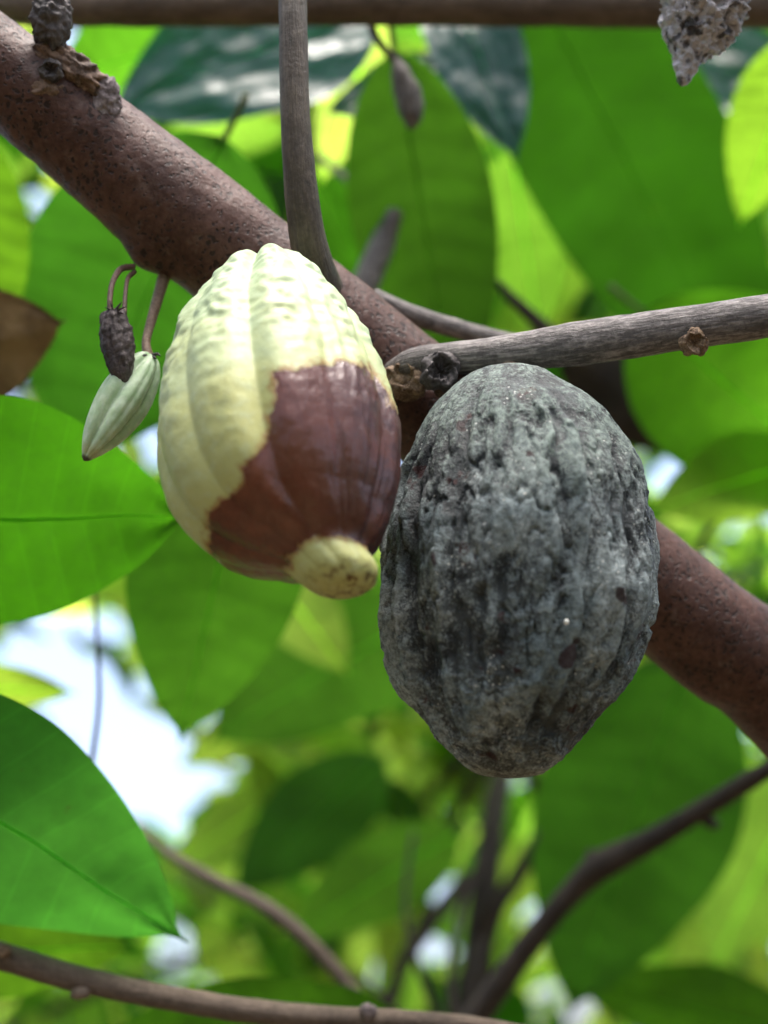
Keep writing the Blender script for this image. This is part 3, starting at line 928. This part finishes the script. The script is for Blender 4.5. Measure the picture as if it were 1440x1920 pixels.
MIDL = [
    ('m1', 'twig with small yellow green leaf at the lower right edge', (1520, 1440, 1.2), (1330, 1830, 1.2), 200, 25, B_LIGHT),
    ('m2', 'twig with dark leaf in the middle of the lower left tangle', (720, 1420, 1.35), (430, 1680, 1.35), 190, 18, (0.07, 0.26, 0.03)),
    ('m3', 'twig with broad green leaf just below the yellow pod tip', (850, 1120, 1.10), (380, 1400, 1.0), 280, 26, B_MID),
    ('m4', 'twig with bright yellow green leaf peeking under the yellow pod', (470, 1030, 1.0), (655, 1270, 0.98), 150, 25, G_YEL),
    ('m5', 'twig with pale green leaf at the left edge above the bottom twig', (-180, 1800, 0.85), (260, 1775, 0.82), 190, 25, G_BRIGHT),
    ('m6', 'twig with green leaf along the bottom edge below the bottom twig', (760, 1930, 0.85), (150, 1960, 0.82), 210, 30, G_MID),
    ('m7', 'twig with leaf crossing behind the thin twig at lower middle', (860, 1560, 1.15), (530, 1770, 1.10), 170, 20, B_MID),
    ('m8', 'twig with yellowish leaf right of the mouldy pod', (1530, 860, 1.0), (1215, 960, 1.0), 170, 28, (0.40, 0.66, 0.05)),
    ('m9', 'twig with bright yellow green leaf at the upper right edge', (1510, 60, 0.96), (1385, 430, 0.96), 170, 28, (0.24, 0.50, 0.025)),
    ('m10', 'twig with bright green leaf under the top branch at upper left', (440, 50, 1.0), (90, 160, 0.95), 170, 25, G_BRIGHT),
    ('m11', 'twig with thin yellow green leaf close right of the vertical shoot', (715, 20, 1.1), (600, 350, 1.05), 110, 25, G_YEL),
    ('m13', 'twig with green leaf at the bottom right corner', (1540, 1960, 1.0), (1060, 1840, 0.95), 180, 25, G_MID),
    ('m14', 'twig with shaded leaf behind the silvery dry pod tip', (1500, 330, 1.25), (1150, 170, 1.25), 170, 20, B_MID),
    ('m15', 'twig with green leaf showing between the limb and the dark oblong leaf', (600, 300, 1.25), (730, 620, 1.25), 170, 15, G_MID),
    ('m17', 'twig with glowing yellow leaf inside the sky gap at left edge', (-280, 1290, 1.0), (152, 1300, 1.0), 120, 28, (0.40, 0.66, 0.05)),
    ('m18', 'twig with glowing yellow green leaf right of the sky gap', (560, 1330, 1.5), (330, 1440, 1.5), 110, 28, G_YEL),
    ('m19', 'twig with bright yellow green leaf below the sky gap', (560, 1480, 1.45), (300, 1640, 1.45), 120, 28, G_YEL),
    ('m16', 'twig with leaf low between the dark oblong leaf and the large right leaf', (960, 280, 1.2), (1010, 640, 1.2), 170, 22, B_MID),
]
k = 0
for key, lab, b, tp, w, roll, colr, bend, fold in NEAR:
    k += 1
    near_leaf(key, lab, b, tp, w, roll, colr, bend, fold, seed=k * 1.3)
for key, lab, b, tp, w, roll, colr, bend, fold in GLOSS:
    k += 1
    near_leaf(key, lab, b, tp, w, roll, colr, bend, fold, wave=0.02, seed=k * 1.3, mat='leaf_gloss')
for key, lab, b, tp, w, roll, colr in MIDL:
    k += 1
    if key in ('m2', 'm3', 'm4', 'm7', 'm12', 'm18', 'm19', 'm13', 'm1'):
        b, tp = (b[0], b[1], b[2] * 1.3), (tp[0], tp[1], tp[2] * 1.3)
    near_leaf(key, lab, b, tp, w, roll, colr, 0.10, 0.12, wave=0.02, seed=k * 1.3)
near_leaf('d1', 'twig with one dry tan brown dead leaf at the left edge', (-210, 700, 0.74), (128, 600, 0.72), 220, 16, (0.3, 0.2, 0.1), .1, .2, 0.03, 3, 'dead')
near_leaf('d2', 'twig with blackened dead leaf behind the mouldy pod at right', (1050, 655, 1.15), (1350, 875, 1.15), 150, 10, (0.1, 0.1, 0.1), .08, .15, 0.03, 5, 'rotten')

# ------------------------------------------------------------------ bare twigs
th = empty('bare_twig', at(-500, 1640, 0.66), 'slim brown leafless twig running along the bottom edge', 'twig')
tb = pxtube('stem', [(-500, 1640, 0.66, 58), (-120, 1756, 0.66, 54), (0, 1792, 0.66, 52), (150, 1836, 0.66, 48), (300, 1868, 0.66, 46), (480, 1897, 0.66, 44), (640, 1909, 0.66, 42), (800, 1917, 0.665, 40), (950, 1935, 0.67, 36), (1300, 2010, 0.68, 30)], M['brown'], th, n=140, segs=22, rough=0.05, freq=110, seed=15)
blob('bud', at(152, 1862, 0.655), (RGT * 0.004, FWD * 0.003, UPV * 0.0028), M['brown'], th, nu=18, nv=12, amp=0.3, freq=300)
blob('bud', at(8, 1782, 0.652), (RGT * 0.003, FWD * 0.003, UPV * 0.003), M['cut'], th, nu=18, nv=12, amp=0.3, freq=300)
blob('bud', at(690, 1896, 0.658), (RGT * 0.0035, FWD * 0.003, UPV * 0.0035), M['scar'], th, nu=18, nv=12, amp=0.3, freq=300)

th = empty('bare_twig', at(720, 1960, 0.86), 'thin blurred brown twig slanting from lower left leaf down to bottom middle', 'twig')
pxtube('stem', [(720, 1960, 0.92, 32), (685, 1890, 0.93, 29), (620, 1808, 0.94, 27), (545, 1735, 0.95, 29), (480, 1690, 0.96, 26), (400, 1650, 0.98, 22), (310, 1595, 1.0, 18), (200, 1500, 1.05, 14)], M['brown'], th, n=60, segs=14, rough=0.06, seed=16)

th = empty('bare_twig', at(860, 1960, 1.02), 'dark forked blurred twig rising from bottom middle to the limb at lower right', 'twig')
pxtube('stem', [(860, 1960, 1.02, 56), (905, 1890, 1.01, 51), (1000, 1760, 1.0, 45), (1085, 1660, 0.99, 47), (1130, 1622, 0.98, 56), (1230, 1570, 0.96, 43), (1330, 1510, 0.93, 40), (1420, 1455, 0.89, 36), (1520, 1390, 0.86, 34)], M['dark'], th, n=80, segs=18, rough=0.08, seed=17)
pxtube('side_shoot', [(1118, 1640, 0.985, 32), (1110, 1610, 0.985, 26), (1104, 1594, 0.985, 12)], M['dark'], th, n=10, segs=10)
pxtube('side_shoot', [(1315, 1525, 0.935, 28), (1335, 1545, 0.935, 24), (1350, 1542, 0.935, 8)], M['dark'], th, n=10, segs=10)

th = empty('bare_twig', at(690, 630, 0.9), 'short grey blurred twig right of the vertical shoot above the limb', 'twig')
pxtube('stem', [(640, 640, 0.88, 54), (690, 520, 0.89, 52), (720, 450, 0.9, 46), (742, 395, 0.9, 30)], M['grey'], th, n=24, segs=14, rough=0.08, seed=18)
pxtube('side_shoot', [(735, 420, 0.9, 22), (690, 370, 0.95, 18), (600, 295, 1.05, 14)], M['dark'], th, n=20, segs=10, seed=18)

th = empty('bare_twig', at(1080, 660, 0.95), 'thin dark twig poking up behind the grey branch', 'twig')
pxtube('stem', [(1100, 690, 0.95, 30), (1020, 615, 0.95, 28), (960, 560, 0.95, 22), (930, 525, 0.95, 12)], M['dark'], th, n=20, segs=10, seed=19)

th = empty('bare_twig', at(140, 1640, 0.80), 'very thin dark twig standing in the bright sky gap', 'twig')
pxtube('stem', [(140, 1640, 0.80, 11), (172, 1430, 0.80, 10), (186, 1310, 0.80, 9), (182, 1200, 0.80, 8), (176, 1050, 0.80, 7)], M['dark'], th, n=24, segs=8, rough=0.08, seed=20)

th = empty('bare_twig', at(1290, 1060, 1.1), 'very thin twig right of the mouldy pod above the limb', 'twig')
pxtube('stem', [(1270, 1100, 1.1, 16), (1320, 1010, 1.1, 14), (1365, 930, 1.1, 12), (1395, 860, 1.1, 10)], M['dark'], th, n=16, segs=8, seed=21)

th = empty('bare_twig', at(880, 1990, 1.15), 'fan of thin dark shoots rising at bottom middle beside the dark stems', 'twig')
for q, pts in enumerate(([(870, 1990, 1.15, 18), (845, 1860, 1.17, 16), (860, 1720, 1.2, 13), (905, 1600, 1.22, 10)],
                         [(880, 1990, 1.15, 16), (900, 1860, 1.15, 14), (935, 1720, 1.15, 12), (1010, 1560, 1.15, 8)],
                         [(860, 1990, 1.2, 16), (790, 1830, 1.2, 14), (760, 1700, 1.22, 11), (775, 1560, 1.25, 8)],
                         [(850, 1990, 1.2, 14), (740, 1890, 1.2, 12), (660, 1820, 1.2, 9)])):
    pxtube('shoot', pts, M['dark'], th, n=24, segs=8, rough=0.08, seed=30 + q)

# ------------------------------------------------------------------ background trees
SKY_GAP = [(10, 1205), (130, 1195), (190, 1285), (320, 1372), (388, 1405), (375, 1450), (290, 1565), (200, 1480), (110, 1352), (10, 1280)]
HOLES = [(205, 1185, 16), (565, 1185, 22), (605, 1215, 18), (812, 1772, 15), (1360, 905, 20), (1412, 385, 10), (1245, 885, 16), (440, 1420, 16), (330, 1815, 16), (590, 1440, 8), (905, 1590, 9), (1180, 1870, 8), (1020, 1855, 8)]

proto_meshes = []
for q in range(6):
    vs, fs, uv = leaf_geo(1.0, 0.36 + 0.03 * (q % 3), 14, 6, 0.10 + 0.06 * q, 0.10 + 0.05 * (q % 3), 0.02, q * 1.9)
    me = bpy.data.meshes.new('leaf')
    me.from_pydata([tuple(v) for v in vs], [], fs)
    me.polygons.foreach_set('use_smooth', [True] * len(me.polygons))
    ul = me.uv_layers.new(name='UVMap')
    li = np.empty(len(me.loops), dtype=np.int32)
    me.loops.foreach_get('vertex_index', li)
    ul.data.foreach_set('uv', np.asarray(uv, dtype=np.float32)[li].ravel())
    me.materials.append(M['leaf'])
    proto_meshes.append((me, vs))

def blocked(pts):
    P = np.array([pix(p) for p in pts])
    if (sdf_poly(P, SKY_GAP) > 4).any():
        return True
    for x, y, r in HOLES:
        if (np.hypot(P[:, 0] - x, P[:, 1] - y) < r).any():
            return True
    return False

def back_tree(label, ground_xy, box, depth, count, size, pal, seed, stems=None):
    """tree whose crown fills a patch of the view at a real distance; box = photo px window of its crown"""
    rng = random.Random(seed)
    base = Vector((ground_xy[0], ground_xy[1], 0))
    tr = empty('background_tree', base, label, 'tree', 'blurred leafy trees behind the pods')
    x0, x1, y0, y1 = box
    cen = at((x0 + x1) / 2, (y0 + y1) / 2, (depth[0] + depth[1]) / 2)
    # trunk up into the crown
    fork = base.lerp(cen, 0.75)
    fork.x = base.x * 0.6 + cen.x * 0.4
    if not stems:
        tube('trunk', [(base, 0.05), (base.lerp(fork, 0.5), 0.042), (fork, 0.03)], M['dark'], tr, n=20, segs=12, rough=0.08, freq=20, seed=seed)
    ends = []
    if stems:
        for st in stems:
            p = [(at(x, y, d), w * 0.5 / FPX * d) for x, y, d, w in st]
            low = p[0][0]
            p = [(Vector((base.x * 0.7 + low.x * 0.3, base.y, 0)), 0.03), (Vector((base.x * 0.4 + low.x * 0.6, base.y, low.z * 0.6)), 0.025)] + p
            tube('trunk', p, M['dark'], tr, n=50, segs=12, rough=0.08, freq=30, seed=seed)
        fork = at(*stems[0][-1][:3])
    made = 0
    tries = 0
    while made < count and tries < count * 12:
        tries += 1
        d = rng.uniform(*depth)
        p = at(rng.uniform(x0, x1), rng.uniform(y0, y1), d)
        out = (p - fork)
        out.z *= 0.4
        dirv = out.normalized() * 0.7 + Vector((rng.gauss(0, .5), rng.gauss(0, .5), rng.gauss(-0.55, .35)))
        dirv.normalize()
        upn = Vector((rng.gauss(0, .45), rng.gauss(0.15, .45), 1)).normalized()
        Y = upn.cross(dirv).normalized()
        Z = dirv.cross(Y)
        L = size * rng.uniform(0.65, 1.25)
        me, lv = proto_meshes[rng.randrange(len(proto_meshes))]
        mat = Matrix((dirv, Y, Z)).transposed()
        pts = [p + mat @ (lv[i] * L) for i in range(0, len(lv), 3)]
        if blocked(pts):
            continue
        o = bpy.data.objects.new('leaf', me)
        col.objects.link(o)
        o.parent = tr
        m4 = mat.to_4x4() @ Matrix.Scale(L, 4)
        m4.translation = p - base
        o.matrix_basis = m4
        cc = rng.choice(pal)
        f = rng.uniform(0.8, 1.15)
        o.color = (cc[0] * f, cc[1] * f, cc[2] * f, 1)
        made += 1
        ends.append(p)
    # limbs reaching through the crown
    for q in range(5):
        e = ends[rng.randrange(len(ends))]
        mid = fork.lerp(e, 0.5) + Vector((0, 0, 0.06))
        if blocked([fork.lerp(mid, a / 6) for a in range(7)] + [mid.lerp(e, a / 6) for a in range(7)]):
            continue
        tube('limb', [(fork, 0.012), (mid, 0.008), (e, 0.003)], M['dark'], tr, n=14, segs=8, rough=0.05, seed=q)
    return tr

PA = [B_MID, B_LIGHT, B_LIGHT, G_MID, G_YEL, G_YEL]
PB = [B_MID, G_MID, B_LIGHT, B_LIGHT, G_YEL]
back_tree('blurred tree whose leaves fill the view above the limb at upper left', (-1.3, 2.0), (-350, 760, -250, 560), (1.45, 2.1), 200, 0.18, PB, 1)
back_tree('blurred tree whose leaves show around the large leaf at upper right', (1.3, 2.1), (640, 1750, -250, 720), (1.4, 2.1), 200, 0.18, PB, 2)
back_tree('blurred tree with leaves showing between the mouldy pod and the right edge', (1.7, 2.6), (900, 1800, 680, 1400), (2.1, 2.8), 170, 0.19, PA, 3)
back_tree('blurred tree with several dark stems and bright leaves at bottom middle and right', (0.25, 2.0), (480, 1700, 1330, 2200), (2.1, 3.0), 250, 0.17, PA, 4,
          stems=[[(850, 2150, 1.55, 50), (880, 1900, 1.55, 52), (900, 1740, 1.57, 54), (915, 1600, 1.6, 50), (930, 1500, 1.65, 46), (960, 1350, 1.8, 34)],
                 [(870, 2100, 1.55, 34), (890, 1780, 1.56, 36), (960, 1660, 1.54, 34), (1040, 1520, 1.52, 32), (1100, 1400, 1.5, 26)],
                 [(690, 2100, 1.5, 34), (740, 1850, 1.5, 30), (800, 1740, 1.52, 30), (880, 1640, 1.55, 28)],
                 [(860, 2100, 1.5, 24), (880, 1880, 1.5, 24), (895, 1760, 1.53, 24)]])
back_tree('blurred tree whose leaves fill the lower left corner behind the sharp leaf', (-1.5, 2.2), (-350, 640, 1400, 2200), (1.9, 2.8), 200, 0.17, PA, 5)
back_tree('blurred tree with yellow green leaves around the sky gap under the yellow pod', (-1.3, 2.7), (-300, 900, 900, 1500), (1.9, 2.6), 220, 0.17, PA, 6)
back_tree('far tree seen as soft green blur behind the upper half', (-2.6, 2.9), (-300, 1750, -300, 800), (2.3, 2.9), 290, 0.24, PB, 7)
back_tree('far tree seen as pale green blur low between the dark stems', (1.6, 5.4), (-250, 1750, 950, 2050), (4.2, 5.2), 280, 0.50, PA, 9)
back_tree('far tree seen as soft green blur behind the lower right half', (2.4, 4.0), (620, 1750, 820, 2100), (3.1, 3.9), 290, 0.28, PA, 8)
back_tree('far tree seen as soft green blur behind the lower left half', (-2.4, 4.0), (-300, 760, 900, 2100), (3.1, 3.9), 290, 0.28, PA, 10)

# unseen leaves added around and behind the viewer to block low sky light
def add_shade_leaves():
    rng = random.Random(31)
    vs, fs, uv = [], [], []
    me0, lv = proto_meshes[2]
    lf = [tuple(p.vertices) for p in me0.polygons]
    luv = [(v.x, v.y * 0.9) for v in lv]
    made = 0
    while made < 3050:
        if made < 2600:
            az = rng.uniform(R(38), R(322))
            r = rng.uniform(1.5, 3.4)
            z = rng.uniform(0.0, 1.0) ** 0.9 * 3.9
            p = Vector((math.sin(az) * r, math.cos(az) * r, z))
            if z > 1.5 + r * 1.15:
                continue
        else:                                   # overhead leaves, added out of view to dim light from the zenith
            p = Vector((rng.uniform(-2.6, 2.6), rng.uniform(-2.0, 3.0), rng.uniform(3.6, 4.6)))
        dirv = Vector((rng.gauss(0, 1), rng.gauss(0, 1), rng.gauss(-0.6, .4))).normalized()
        upn = Vector((rng.gauss(0, .5), rng.gauss(0, .5), 1)).normalized()
        Y = upn.cross(dirv).normalized()
        mat = Matrix((dirv, Y, dirv.cross(Y))).transposed()
        L = rng.uniform(0.25, 0.4)
        k = len(vs)
        vs.extend(p + mat @ (v * L) for v in lv)
        fs.extend(tuple(i + k for i in f) for f in lf)
        uv.extend(luv)
        made += 1
    o = build('added_shade_leaves', vs, fs, M['leaf'], None, uvs=uv)
    o['kind'] = 'stuff'
    o['label'] = 'unseen leaves added beside, behind and above the viewer to block sky light'
    o['category'] = 'foliage'
    o.color = (*G_DARK, 1)
add_shade_leaves()
